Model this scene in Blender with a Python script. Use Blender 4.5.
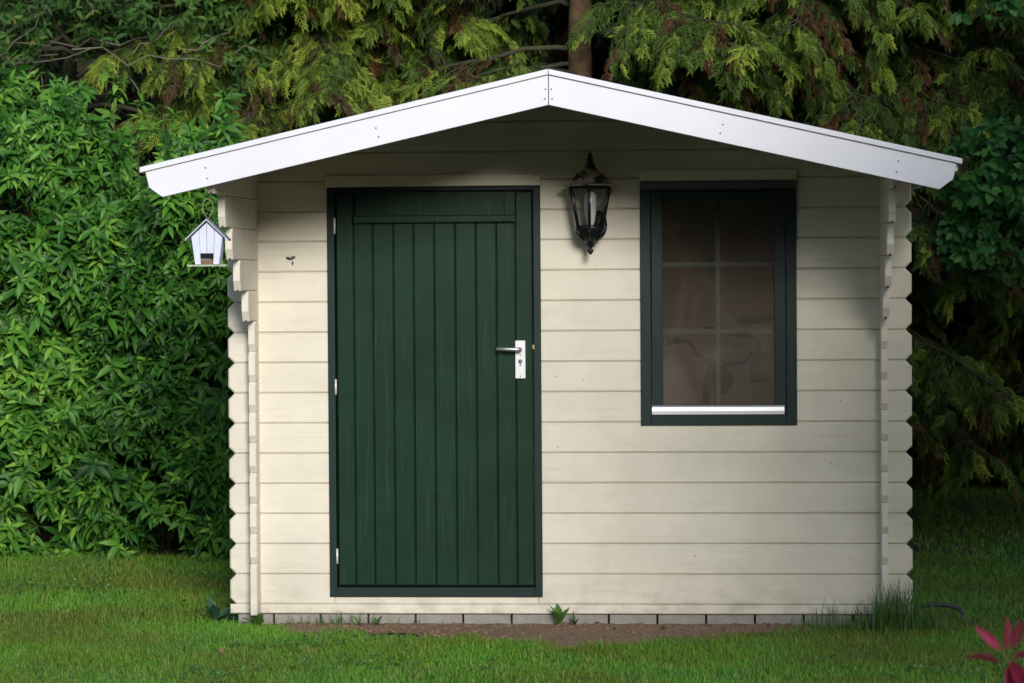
import bpy, math, random
import numpy as np
from mathutils import Vector, Matrix
rng = np.random.default_rng(7); random.seed(7)
for o in list(bpy.data.objects): bpy.data.objects.remove(o)
scene = bpy.context.scene
# ------------------------------------------------------------------ camera
YAW, PITCH, ROLL = 0.07621, -0.02369, -0.00688
CAM = Vector((0.72407, -12.48428, 1.48689))
def cam_axes():
    cy, sy = math.cos(YAW), math.sin(YAW); cp, sp = math.cos(PITCH), math.sin(PITCH)
    fw = Vector((-sy*cp, cy*cp, sp)); r = Vector((cy, sy, 0)); u = r.cross(fw)
    c, s = math.cos(ROLL), math.sin(ROLL)
    return c*r + s*u, -s*r + c*u, fw
cr, cu, cf = cam_axes()
cd = bpy.data.cameras.new('camera'); cam = bpy.data.objects.new('camera', cd)
scene.collection.objects.link(cam)
cam.matrix_world = Matrix(((cr.x, cu.x, -cf.x, CAM.x), (cr.y, cu.y, -cf.y, CAM.y), (cr.z, cu.z, -cf.z, CAM.z), (0, 0, 0, 1)))
cd.sensor_width = 36; cd.lens = 3000/1024*36; cd.clip_start = .1; cd.clip_end = 1000
cd.dof.use_dof = True; cd.dof.focus_distance = 12.2; cd.dof.aperture_fstop = 6.3
scene.camera = cam
# ------------------------------------------------------------------ light
SUN_EL, SUN_AZ = math.radians(17), math.radians(15)     # azimuth: degrees to the right of the shed's front normal
w = bpy.data.worlds.new('World'); scene.world = w; w.use_nodes = True
nt = w.node_tree; bg = nt.nodes['Background']; sky = nt.nodes.new('ShaderNodeTexSky')
sky.sky_type = 'NISHITA'; sky.sun_disc = False; sky.sun_elevation = SUN_EL
sky.sun_rotation = math.pi - SUN_AZ; sky.air_density = 1.0; sky.dust_density = 0.6
nt.links.new(sky.outputs[0], bg.inputs[0]); bg.inputs[1].default_value = 0.125
sl = bpy.data.lights.new('sun', 'SUN'); sl.energy = 2.8; sl.angle = math.radians(15); sl.color = (1, .97, .93)
sun = bpy.data.objects.new('sun', sl); scene.collection.objects.link(sun)
sd = Vector((math.sin(SUN_AZ)*math.cos(SUN_EL), -math.cos(SUN_AZ)*math.cos(SUN_EL), math.sin(SUN_EL)))
sun.rotation_euler = sd.to_track_quat('Z', 'Y').to_euler(); sun.location = (3, -20, 12)
scene.view_settings.view_transform = 'Standard'; scene.view_settings.look = 'None'
scene.view_settings.exposure = 0.36; scene.view_settings.gamma = 1
scene.render.engine = 'CYCLES'

# ------------------------------------------------------------------ material helpers
def new_mat(name):
    m = bpy.data.materials.new(name); m.use_nodes = True; t = m.node_tree
    return m, t, t.nodes['Principled BSDF']
def noise(t, scale, detail=4, vec=None, rough=.55, dist=0):
    n = t.nodes.new('ShaderNodeTexNoise'); n.inputs['Scale'].default_value = scale
    n.inputs['Detail'].default_value = detail; n.inputs['Roughness'].default_value = rough
    n.inputs['Distortion'].default_value = dist
    if vec is not None: t.links.new(vec, n.inputs['Vector'])
    return n.outputs[0]
def coords(t, scale=(1, 1, 1)):
    c = t.nodes.new('ShaderNodeTexCoord'); mp = t.nodes.new('ShaderNodeMapping'); mp.inputs['Scale'].default_value = scale
    g = t.nodes.new('ShaderNodeNewGeometry'); t.links.new(g.outputs['Position'], mp.inputs['Vector'])
    return mp.outputs[0]
def ramp(t, fac, stops):
    r = t.nodes.new('ShaderNodeValToRGB'); e = r.color_ramp.elements
    while len(e) < len(stops): e.new(.5)
    for i, (p, c) in enumerate(stops): e[i].position = p; e[i].color = (*c, 1) if len(c) == 3 else c
    t.links.new(fac, r.inputs[0]); return r.outputs[0]
def mixc(t, fac, a, b, mode='MIX'):
    m = t.nodes.new('ShaderNodeMix'); m.data_type = 'RGBA'; m.blend_type = mode
    for s, v in ((m.inputs[0], fac), (m.inputs[6], a), (m.inputs[7], b)):
        if isinstance(v, (int, float)): s.default_value = v
        elif isinstance(v, tuple): s.default_value = (*v, 1)
        else: t.links.new(v, s)
    return m.outputs[2]
def math_n(t, op, a, b=0, clamp=False):
    m = t.nodes.new('ShaderNodeMath'); m.operation = op; m.use_clamp = clamp
    for s, v in ((m.inputs[0], a), (m.inputs[1], b)):
        if isinstance(v, (int, float)): s.default_value = v
        else: t.links.new(v, s)
    return m.outputs[0]
def bump(t, p, h, strength, dist):
    b = t.nodes.new('ShaderNodeBump'); b.inputs['Strength'].default_value = strength; b.inputs['Distance'].default_value = dist
    t.links.new(h, b.inputs['Height']); t.links.new(b.outputs[0], p.inputs['Normal'])
BLK, WHT = (0, 0, 0), (1, 1, 1)

def paint_wood(name, col, dirt, grain=(3, 30, 60), rough=.5, specks=True, stain=.35, gb=.25, splash=False):
    m, t, p = new_mat(name)
    v = coords(t, grain); g = noise(t, 1.0, 5, v)
    big = noise(t, 2.3, 5, coords(t, (1, 1, 1.6)), .65)
    c = mixc(t, ramp(t, big, [(.36, BLK), (.72, WHT)]), col, tuple(x*(1-stain*.35) for x in col))
    c = mixc(t, math_n(t, 'MULTIPLY', ramp(t, g, [(.55, BLK), (.8, WHT)]), stain*.6), c, dirt)
    if splash:                                  # mud splash and green film on the lowest boards
        sep = t.nodes.new('ShaderNodeSeparateXYZ'); t.links.new(coords(t), sep.inputs[0])
        zz = math_n(t, 'SUBTRACT', 1.0, math_n(t, 'DIVIDE', sep.outputs[2], .30), True)
        nn = ramp(t, noise(t, 9, 6, coords(t, (1, 1, 1.5)), .7), [(.45, BLK), (.7, WHT)])
        c = mixc(t, math_n(t, 'MULTIPLY', math_n(t, 'MULTIPLY', math_n(t, 'MULTIPLY', zz, zz), nn), .75), c, (.20, .17, .10))
    if specks:
        vo = t.nodes.new('ShaderNodeTexVoronoi'); vo.inputs['Scale'].default_value = 13
        t.links.new(coords(t, (1, 1, 1.2)), vo.inputs['Vector'])
        s = ramp(t, vo.outputs['Distance'], [(.035, WHT), (.075, BLK)])
        k = noise(t, 3.1, 2, coords(t)); k = ramp(t, k, [(.46, BLK), (.54, WHT)])
        c = mixc(t, math_n(t, 'MULTIPLY', math_n(t, 'MULTIPLY', s, k), .9), c, dirt)
    t.links.new(c, p.inputs['Base Color']); p.inputs['Roughness'].default_value = rough
    bump(t, p, g, gb, .0015)
    return m
M = {}
M['cream'] = paint_wood('cream_paint', (.70, .65, .54), (.36, .30, .19), stain=.5, splash=True)
M['cream_side'] = paint_wood('cream_side_paint', (.70, .65, .55), (.36, .30, .19), grain=(30, 3, 60), splash=True)
M['white'] = paint_wood('white_paint', (.70, .70, .755), (.6, .6, .6), specks=False, stain=.22, rough=.4, gb=.1)
M['green'] = paint_wood('green_door_paint', (.0092, .034, .021), (.032, .055, .04), grain=(60, 30, 3), rough=.25, specks=True, stain=1.1)
M['green'].node_tree.nodes['Principled BSDF'].inputs['Specular IOR Level'].default_value = .45
M['green_frame'] = paint_wood('green_frame_paint', (.0045, .020, .0185), (.02, .03, .03), grain=(30, 30, 6), rough=.5, specks=False, stain=.4)
M['green_frame'].node_tree.nodes['Principled BSDF'].inputs['Specular IOR Level'].default_value = .28
M['drip'] = paint_wood('weathered_drip_board', (.085, .085, .095), (.16, .16, .16), specks=False, stain=.8)
M['rawwood'] = paint_wood('bare_pine', (.80, .68, .54), (.5, .38, .26), specks=True, stain=.8)

def simple(name, col, rough=.5, metal=0, var=.0, vs=8, col2=None, b=0):
    m, t, p = new_mat(name)
    if col2: 
        n = noise(t, vs, 6, coords(t), .65)
        t.links.new(mixc(t, ramp(t, n, [(.5-var, BLK), (.5+var, WHT)]), col, col2), p.inputs['Base Color'])
        if b: bump(t, p, n, b, .004)
    else: p.inputs['Base Color'].default_value = (*col, 1)
    p.inputs['Roughness'].default_value = rough; p.inputs['Metallic'].default_value = metal
    return m
M['brushed'] = simple('brushed_aluminium', (.52, .53, .55), .4, .8)
M['plate'] = simple('white_handle_plate', (.82, .83, .85), .3, .1)
M['dark_hole'] = simple('keyhole_dark', (.03, .03, .03), .6)
M['hinge'] = simple('hinge_metal', (.75, .72, .62), .4, .3)
M['screw'] = simple('screw_head', (.25, .24, .25), .5, .5)
M['iron'] = simple('black_iron', (.006, .008, .011), .38, .2)
M['patina'] = simple('flaking_lantern_roof', (.30, .28, .23), .7, .0, .05, 26, (.022, .02, .018), .5)
M['bulb'] = simple('milky_bulb', (.72, .74, .72), .25)
M['block'] = simple('concrete_block', (.31, .295, .275), .9, 0, .25, 30, (.22, .20, .165), .6)
M['felt'] = simple('roof_felt', (.05, .05, .05), .9, 0, .2, 60, (.03, .03, .03), .4)
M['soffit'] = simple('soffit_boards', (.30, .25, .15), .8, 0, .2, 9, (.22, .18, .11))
M['bh_wall'] = simple('birdhouse_paint', (.62, .66, .76), .55, 0, .25, 30, (.5, .54, .66))
M['bh_roof'] = simple('birdhouse_zinc', (.36, .41, .50), .45, .2, .2, 20, (.25, .29, .36))
M['bh_base'] = simple('birdhouse_base', (.5, .55, .42), .7, 0, .15, 40, (.2, .28, .14))
M['seeds'] = simple('bird_seed', (.28, .16, .09), .8, 0, .1, 200, (.08, .04, .03))
M['rope'] = simple('jute_string', (.30, .27, .19), .9)
M['rubber'] = simple('black_rubber', (.008, .008, .008), .95); M['rubber'].node_tree.nodes['Principled BSDF'].inputs['Specular IOR Level'].default_value = .1
M['hose'] = simple('hose_rubber', (.045, .048, .052), .35)
M['bark'] = simple('bark', (.12, .068, .026), .9, 0, .15, 14, (.035, .02, .012), .9)
M['bark_moss'] = simple('mossy_bark', (.055, .055, .022), .9, 0, .2, 10, (.035, .03, .02), .8)
M['twig'] = simple('twig', (.14, .085, .05), .8, 0, .2, 10, (.06, .04, .025))
M['palegreytwig'] = simple('pale_twig', (.20, .18, .13), .8, 0, .2, 10, (.10, .09, .06))

def glass_mat(name, dust_glow):
    m = bpy.data.materials.new(name); m.use_nodes = True; t = m.node_tree; t.nodes.clear()
    o = t.nodes.new('ShaderNodeOutputMaterial'); mx = t.nodes.new('ShaderNodeMixShader')
    tr = t.nodes.new('ShaderNodeBsdfTransparent'); tr.inputs[0].default_value = (.86, .86, .86, 1)
    gl = t.nodes.new('ShaderNodeBsdfGlossy'); gl.inputs['Roughness'].default_value = .02
    fr = t.nodes.new('ShaderNodeFresnel'); fr.inputs[0].default_value = 1.5
    t.links.new(fr.outputs[0], mx.inputs[0]); t.links.new(tr.outputs[0], mx.inputs[1]); t.links.new(gl.outputs[0], mx.inputs[2])
    if dust_glow:
        df = t.nodes.new('ShaderNodeBsdfDiffuse'); df.inputs[0].default_value = (.58, .46, .38, 1)
        n = noise(t, 3.5, 5, coords(t, (1.6, 1, .8)), .6, .8)
        sep = t.nodes.new('ShaderNodeSeparateXYZ'); t.links.new(coords(t), sep.inputs[0])   # denser towards the bottom, standing in for interior light; the smudges are dirt
        low = math_n(t, 'MULTIPLY', math_n(t, 'SUBTRACT', math_n(t, 'ADD', 1.75, math_n(t, 'MULTIPLY', n, .3)), sep.outputs[2]), 1.25, True)
        fac = math_n(t, 'MULTIPLY', math_n(t, 'MULTIPLY', ramp(t, n, [(.3, (.45, .45, .45)), (.7, WHT)]), low), dust_glow)
        m2 = t.nodes.new('ShaderNodeMixShader'); t.links.new(fac, m2.inputs[0]); t.links.new(mx.outputs[0], m2.inputs[1]); t.links.new(df.outputs[0], m2.inputs[2])
        t.links.new(m2.outputs[0], o.inputs[0])
    else: t.links.new(mx.outputs[0], o.inputs[0])
    return m
M['glass'] = glass_mat('window_glass', .095); M['clearglass'] = glass_mat('lantern_glass', .02)

def leaf_mat(name, stops, rough=.42, trans=.22, spec=.45):
    m, t, p = new_mat(name)
    a = t.nodes.new('ShaderNodeAttribute'); a.attribute_name = 'tone'
    c = ramp(t, a.outputs['Fac'], stops)
    t.links.new(c, p.inputs['Base Color']); p.inputs['Roughness'].default_value = rough
    p.inputs['Specular IOR Level'].default_value = spec
    tb = t.nodes.new('ShaderNodeBsdfTranslucent'); t.links.new(c, tb.inputs[0])
    mx = t.nodes.new('ShaderNodeMixShader'); mx.inputs[0].default_value = trans
    t.links.new(p.outputs[0], mx.inputs[1]); t.links.new(tb.outputs[0], mx.inputs[2])
    t.links.new(mx.outputs[0], t.nodes['Material Output'].inputs[0]); return m
M['laurel'] = leaf_mat('shrub_leaves', [(0, (.010, .042, .006)), (.4, (.034, .130, .014)), (.8, (.09, .25, .028)), (1, (.20, .40, .05))], .5, .25, .35)
M['broad'] = leaf_mat('broad_leaves', [(0, (.010, .04, .010)), (.5, (.022, .095, .018)), (1, (.05, .16, .03))], .55, .25, .3)
M['small'] = leaf_mat('small_leaves', [(0, (.018, .05, .010)), (.5, (.04, .11, .02)), (.8, (.08, .17, .03)), (1, (.20, .13, .06))], .6, .22, .25)
M['conifer'] = leaf_mat('conifer_fronds', [(0, (.10, .040, .018)), (.14, (.05, .032, .012)), (.2, (.018, .034, .008)), (.55, (.052, .10, .014)), (.8, (.14, .21, .024)), (1, (.26, .32, .04))], .6, .18, .25)
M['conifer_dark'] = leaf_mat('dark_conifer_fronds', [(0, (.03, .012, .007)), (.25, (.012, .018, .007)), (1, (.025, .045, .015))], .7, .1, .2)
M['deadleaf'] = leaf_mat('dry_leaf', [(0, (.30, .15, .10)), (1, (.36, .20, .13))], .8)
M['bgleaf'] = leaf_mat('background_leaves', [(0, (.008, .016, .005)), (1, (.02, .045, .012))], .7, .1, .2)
M['grass'] = None
M['photinia'] = leaf_mat('red_leaves', [(0, (.06, .008, .008)), (.6, (.15, .010, .028)), (1, (.26, .03, .07))], .6, .3, .2)
M['weed'] = leaf_mat('weed_leaves', [(0, (.02, .06, .012)), (.6, (.05, .14, .02)), (1, (.10, .22, .03))])
M['blueweed'] = leaf_mat('bluish_weed', [(0, (.02, .06, .035)), (1, (.05, .13, .07))])

def grass_mat():
    m, t, p = new_mat('lawn_grass')
    a = t.nodes.new('ShaderNodeAttribute'); a.attribute_name = 'tone'
    c = ramp(t, a.outputs['Fac'], [(0, (.08, .21, .016)), (.5, (.135, .36, .028)), (.85, (.22, .45, .045)), (1, (.38, .38, .12))])
    n = noise(t, 1.1, 3, coords(t)); n2 = noise(t, 3.2, 3, coords(t, (1, .5, 1)))
    c = mixc(t, ramp(t, n, [(.40, BLK), (.60, WHT)]), c, mixc(t, .62, c, (.17, .15, .025)))
    c = mixc(t, math_n(t, 'MULTIPLY', ramp(t, n2, [(.52, BLK), (.7, WHT)]), .35), c, (.065, .24, .08))
    t.links.new(c, p.inputs['Base Color']); p.inputs['Roughness'].default_value = .5; p.inputs['Specular IOR Level'].default_value = .35
    tb = t.nodes.new('ShaderNodeBsdfTranslucent'); t.links.new(c, tb.inputs[0])
    mx = t.nodes.new('ShaderNodeMixShader'); mx.inputs[0].default_value = .25
    t.links.new(p.outputs[0], mx.inputs[1]); t.links.new(tb.outputs[0], mx.inputs[2])
    t.links.new(mx.outputs[0], t.nodes['Material Output'].inputs[0]); return m
M['grass'] = grass_mat()
def ground_mat():
    m, t, p = new_mat('ground')
    v = coords(t); n = noise(t, 1.3, 6, v, .65); n2 = noise(t, 40, 5, v, .7)
    g = mixc(t, ramp(t, n, [(.4, BLK), (.65, WHT)]), (.022, .045, .008), (.038, .040, .012))
    g = mixc(t, ramp(t, n2, [(.4, BLK), (.7, WHT)]), g, (.04, .03, .015))
    t.links.new(g, p.inputs['Base Color']); p.inputs['Roughness'].default_value = .95
    bump(t, p, n2, .8, .02); return m
M['ground'] = ground_mat()
M['soil'] = simple('bare_soil', (.35, .20, .125), .95, 0, .25, 40, (.10, .065, .042), 1.0)

# ------------------------------------------------------------------ object helpers
def link(o, parent=None):
    scene.collection.objects.link(o)
    if parent: o.parent = parent
    return o
def tag(o, label=None, cat=None, group=None, kind=None):
    for k, v in (('label', label), ('category', cat), ('group', group), ('kind', kind)):
        if v: o[k] = v
    return o
def empty(name, loc, label, cat, group=None):
    o = bpy.data.objects.new(name, None); o.location = loc; o.empty_display_size = .1
    link(o); return tag(o, label, cat, group)
class MB:
    def __init__(s): s.v = []; s.f = []; s.sm = []
    def add(s, vs, fs, smooth=False):
        b = len(s.v); s.v += [tuple(v) for v in vs]; s.f += [tuple(b+i for i in f) for f in fs]; s.sm += [smooth]*len(fs)
    def box(s, x0, x1, y0, y1, z0, z1):
        s.add([(x, y, z) for x in (x0, x1) for y in (y0, y1) for z in (z0, z1)],
              [(0, 1, 3, 2), (4, 6, 7, 5), (0, 4, 5, 1), (2, 3, 7, 6), (0, 2, 6, 4), (1, 5, 7, 3)])
    def tube(s, pts, r, n=8, caps=True):
        pts = [Vector(p) for p in pts]; rs = r if isinstance(r, (list, tuple)) else [r]*len(pts)
        vs = []; fs = []; up = Vector((0, 0, 1))
        d0 = (pts[1]-pts[0]).normalized()
        if abs(d0.z) > .9: up = Vector((1, 0, 0))
        for i, p in enumerate(pts):
            d = (pts[min(i+1, len(pts)-1)]-pts[max(i-1, 0)]).normalized()
            a = d.cross(up).normalized(); b = a.cross(d).normalized(); up = b
            for k in range(n):
                t = 2*math.pi*k/n; vs.append(p+(a*math.cos(t)+b*math.sin(t))*rs[i])
        for i in range(len(pts)-1):
            for k in range(n):
                fs.append((i*n+k, i*n+(k+1) % n, (i+1)*n+(k+1) % n, (i+1)*n+k))
        if caps: fs.append(tuple(range(n-1, -1, -1))); fs.append(tuple((len(pts)-1)*n+k for k in range(n)))
        s.add(vs, fs, True)
    def lathe(s, prof, c, n=16, smooth=True, rot=0, capend=True):
        vs = []; fs = []
        for r, z in prof:
            for k in range(n):
                t = 2*math.pi*k/n+rot; vs.append((c[0]+r*math.cos(t), c[1]+r*math.sin(t), c[2]+z))
        for i in range(len(prof)-1):
            for k in range(n): fs.append((i*n+k, i*n+(k+1) % n, (i+1)*n+(k+1) % n, (i+1)*n+k))
        if capend: fs.append(tuple(range(n-1, -1, -1))); fs.append(tuple((len(prof)-1)*n+k for k in range(n)))
        s.add(vs, fs, smooth)
    def extr(s, poly, frame, depth, bev=0):
        """convex polygon in local (a,b), extruded along c; the face at c=0 has a bevelled edge. frame maps (a,b,c)->xyz"""
        n = len(poly)
        ar = sum(poly[i][0]*poly[(i+1) % n][1]-poly[(i+1) % n][0]*poly[i][1] for i in range(n))
        if ar < 0: poly = poly[::-1]
        def inset(d):
            out = []
            for i in range(n):
                p0, p1, p2 = Vector(poly[i-1]), Vector(poly[i]), Vector(poly[(i+1) % n])
                e1 = (p1-p0).normalized(); e2 = (p2-p1).normalized()
                n1 = Vector((-e1.y, e1.x)); n2 = Vector((-e2.y, e2.x))
                out.append(p1+(n1+n2)*(d/(1+n1.dot(n2))))
            return out
        rings = [[(p[0], p[1], depth) for p in poly]]
        if bev: rings.append([(p[0], p[1], bev) for p in poly]); rings.append([(p[0], p[1], 0) for p in inset(bev)])
        else: rings.append([(p[0], p[1], 0) for p in poly])
        vs = [frame(*q) for r in rings for q in r]; fs = []
        for i in range(len(rings)-1):
            for k in range(n): fs.append((i*n+k, i*n+(k+1) % n, (i+1)*n+(k+1) % n, (i+1)*n+k))
        fs.append(tuple(range(n-1, -1, -1))); fs.append(tuple((len(rings)-1)*n+k for k in range(n)))
        s.add(vs, fs)
    def build(s, name, mat, parent=None, bevel=0):
        me = bpy.data.meshes.new(name); me.from_pydata(s.v, [], s.f); me.validate()
        me.polygons.foreach_set('use_smooth', s.sm[:len(me.polygons)] if len(s.sm) == len(me.polygons) else [False]*len(me.polygons))
        import bmesh
        bm = bmesh.new(); bm.from_mesh(me); bmesh.ops.recalc_face_normals(bm, faces=bm.faces); bm.to_mesh(me); bm.free()
        me.materials.append(mat); o = bpy.data.objects.new(name, me); link(o, parent)
        if bevel:
            b = o.modifiers.new('bevel', 'BEVEL'); b.width = bevel; b.segments = 2; b.limit_method = 'ANGLE'
        return o
def bx(name, mat, parent, *a, bevel=0):
    m = MB(); m.box(*a); return m.build(name, mat, parent, bevel)

# ================================================================== GROUND
def ground():
    m = MB(); m.add([(-150, -150, 0), (150, -150, 0), (150, 150, 0), (-150, 150, 0)], [(0, 1, 2, 3)])
    o = m.build('ground', M['ground']); tag(o, kind='structure')
    # irregular strip of bare soil along the front wall
    n = 60; vs = []; fs = []
    for i in range(n+1):
        x = -1.35+2.35*i/n; e = min(1, i/6, (n-i)/6)
        d = (.34+.08*math.sin(i*.31)+.045*math.sin(i*.9+1)+.02*math.sin(i*2.3))*e + .5*math.exp(-((x-.05)/.45)**2)
        for j in range(6): 
            h = .004 + (.014*math.sin(math.pi*min(1, j/5+.15))*e if j < 5 else 0)*(.6+.4*math.sin(i*1.7+j*2.1))
            vs.append((x, .02-(d+.02)*j/5, h))
    for i in range(n):
        for j in range(5): fs.append((i*6+j, i*6+j+1, (i+1)*6+j+1, (i+1)*6+j))
    s = MB(); s.add(vs, fs, True); o = s.build('soil_strip', M['soil']); tag(o, kind='structure')
ground()

# ================================================================== SHED
P = .127; ZT = 1.867; LW = 1.428; SIN, SOUT = 1.296, 1.324   # side wall inner / outer face
BACK = 2.2; SLOPE = .2276; RZ = 2.232                        # top of boards at ridge
shed = empty('garden_shed', (0, 0, .05), 'cream painted log garden shed with green door and white gable boards', 'shed')
def P_(mb, name, mat, parent=shed, bevel=0):
    o = mb.build(name, mat, parent, bevel)
    if parent is shed: o.location = (0, 0, -.05)
    return o
front_frame = lambda a, b, c: (a, c, b)                # polygon in XZ at Y=0 going back
def log_poly(x0, x1, z0, z1, cl=False, crr=False):
    c = .026; g = .0006; z0 += g; z1 -= g
    p = []
    p += [(x0+c, z0), (x1-c, z0)] if (cl and crr) else ([(x0+c, z0), (x1, z0)] if cl else ([(x0, z0), (x1-c, z0)] if crr else [(x0, z0), (x1, z0)]))
    if crr: p += [(x1, z0+c), (x1, z1-c), (x1-c, z1)]
    else: p += [(x1, z1)]
    if cl: p += [(x0+c, z1), (x0, z1-c), (x0, z0+c)]
    else: p += [(x0, z1)]
    return p
DX0, DX1, DZ0, DZ1 = -1.002, -.107, .122, 1.838
WX0, WX1, WZ0, WZ1 = .308, .955, .838, 1.850
fw = MB(); T = .028
levels = [(.05, .089)] + [(ZT-(k)*P, ZT-(k-1)*P) for k in range(14, 0, -1)]
for z0, z1 in levels:
    low = z1 < .1
    segs = []
    mid = (z0+z1)/2
    if low: fw.extr([(-LW, z0), (LW, z0), (LW, z1), (-LW, z1)], front_frame, T, .004); continue
    hasd = z1 > DZ0+.001 and z0 < DZ1; hasw = z1 > WZ0+.02 and z0 < WZ1
    # pieces of the log around the openings
    xs = [(-LW, LW)]
    def cut(xs, a, b):
        out = []
        for p, q in xs:
            if b <= p or a >= q: out.append((p, q)); continue
            if p < a: out.append((p, a))
            if q > b: out.append((b, q))
        return out
    if hasd: xs = cut(xs, DX0+.02, DX1-.02)
    if hasw: xs = cut(xs, WX0+.02, WX1-.02)
    for a, b in xs: fw.extr(log_poly(a, b, z0, z1, a == -LW, b == LW), front_frame, T, .006)
    if hasd and z0 < DZ0: fw.extr([(DX0+.02, z0+.001), (DX1-.02, z0+.001), (DX1-.02, DZ0+.01), (DX0+.02, DZ0+.01)], front_frame, T, .004)
# gable boards
for z0, z1 in ((ZT, 1.985), (1.985, 2.11), (2.11, 2.232)):
    h0 = min(1.31, (RZ-.012-z0)/SLOPE); h1 = max(.0, (RZ-.012-z1)/SLOPE)
    poly = [(-h0, z0+.0006), (h0, z0+.0006)]
    if h0 == 1.31: poly = [(-1.31, RZ-.02-SLOPE*1.31), (-h0, z0+.0006), (h0, z0+.0006), (1.31, RZ-.02-SLOPE*1.31)]
    if h1 < 1.31 and h1 > 0: poly += [(h1, z1-.0006), (-h1, z1-.0006)]
    elif h1 <= 0: poly += [(0, RZ-.02)]
    fw.extr(poly, front_frame, T, .006)
P_(fw, 'front_wall', M['cream'])

# side walls: logs half a course lower, with corbelled ends carrying the roof in front
corb = {0: 1.05, 1: .80, 2: .64, 3: .46, 4: .26}
for sgn in (-1, 1):
    sw = MB()
    fr = (lambda a, b, c, s=sgn: (s*(SIN)+s*c, a, b))
    for k in range(-1, 14):
        z0 = ZT-.0755-P*(k); z1 = z0+P
        if k == 13: z0 = .052
        if z0 < .05: z0 = .052
        if k == -1: continue
        out = corb.get(k, .10)
        y0, y1 = -out, BACK+.10
        cb, ct = (.042, .020) if k in corb else (.030, .020)
        if k == 13: cb = .004
        g = .0008
        if k == 0: z1 = min(z1, RZ-.012-SLOPE*(SOUT)+.0)
        poly = [(y0+cb*.55, z0+g), (y1, z0+g), (y1, z1-g), (y0+ct*.6, z1-g), (y0, z1-ct), (y0, z0+cb)]
        if k == 0: poly = [(y0+.03, z0+g), (y1, z0+g), (y1, z1-g), (y0, z1-g), (y0, z0+.03)]
        # keep clear of the front wall plane: polygons cross it as the real notched logs do
        if z1 > .87 and z0 < 1.66:        # openings for side windows added to light the interior
            sw.extr([p_ if p_[0] < 1 else (.70 if sgn < 0 else 1.25, p_[1]) for p_ in poly], fr, SOUT-SIN, .0035)
            sw.extr([(1.95, z0+g), (y1, z0+g), (y1, z1-g), (1.95, z1-g)], fr, SOUT-SIN, .0035)
        else: sw.extr(poly, fr, SOUT-SIN, .0035)
    o = P_(sw, 'side_wall', M['cream_side'])
    ngm = None
    for k in range(0, 13):
        z = ZT-.0755-P*k; out = corb.get(k, .10)
        if ngm is None:
            g_ = MB(); g_.box(-.004, .004, 0, .012, -.005, .006); q = g_.build('notch_gap', M['dark_hole'], o); ngm = q.data
        else: q = link(bpy.data.objects.new('notch_gap', ngm), o)
        q.location = (sgn*(SIN+SOUT)/2, -out+.018, z)
bw = MB()
for k in range(0, 16):
    z0 = .05+P*k
    if z0 > 1.84: break
    bw.extr([(-SIN+.001, z0+.0006), (SIN-.001, z0+.0006), (SIN-.001, z0+P-.0006), (-SIN+.001, z0+P-.0006)], lambda a, b, c: (a, BACK-c, b), .026, .005)
bw.extr([(-SIN, 1.956), (SIN, 1.956), (.05, 2.21), (-.05, 2.21)], lambda a, b, c: (a, BACK-c, b), .026, .005)
P_(bw, 'back_wall', M['rawwood'])
for s in (-1, 1):   # bare inner lining of the side walls
    iw = MB()
    ya = .70 if s < 0 else 1.25
    for q in ((.03, ya, .06, 1.9), (1.95, BACK-.03, .06, 1.9), (ya+.001, 1.949, .06, .85), (ya+.001, 1.949, 1.68, 1.9)): iw.box(s*(SIN-.012), s*(SIN-.002), *q)
    P_(iw, 'inner_lining', M['rawwood'])
fl = MB()
for i in range(24): fl.extr([(-SIN+.015+i*.1065, .035), (-SIN+.015+(i+1)*.1065-.002, .035), (-SIN+.015+(i+1)*.1065-.002, BACK-.03), (-SIN+.015+i*.1065, BACK-.03)], lambda a, b, c: (a, b, .085-c), .02, .002)
P_(fl, 'floor_boards', M['rawwood'])

# ---- roof: boards + felt, white boards and cover strips
roof = MB(); felt = MB()
E0 = 1.525
for s in (-1, 1):
    for q in range(35):
        ya = -1.075+q*.0985; yb = ya+.0975
        a = Vector((0, 0, RZ)); b = Vector((s*E0, 0, RZ-SLOPE*E0))
        p = [(0, ya, RZ), (s*E0, ya, RZ-SLOPE*E0), (s*E0, ya, RZ-SLOPE*E0-.018), (0, ya, RZ-.018)]
        roof.add(p+[(x, yb, z) for x, _, z in p], [(0, 1, 2, 3), (7, 6, 5, 4), (0, 4, 5, 1), (1, 5, 6, 2), (2, 6, 7, 3), (3, 7, 4, 0)])
    yb = -1.075+35*.0985
    p = [(0, -1.09, RZ+.002), (s*(E0+.01), -1.09, RZ+.002-SLOPE*E0), (s*(E0+.01), -1.09, RZ+.008-SLOPE*E0), (0, -1.09, RZ+.008)]
    felt.add(p+[(x, yb+.01, z) for x, _, z in p], [(0, 1, 2, 3), (7, 6, 5, 4), (0, 4, 5, 1), (1, 5, 6, 2), (2, 6, 7, 3), (3, 7, 4, 0)])
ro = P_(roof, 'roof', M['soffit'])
fo = felt.build('roof_felt', M['felt'], ro)
FT = 2.228; FH = .114                           # fascia top at the apex / vertical height
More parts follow.
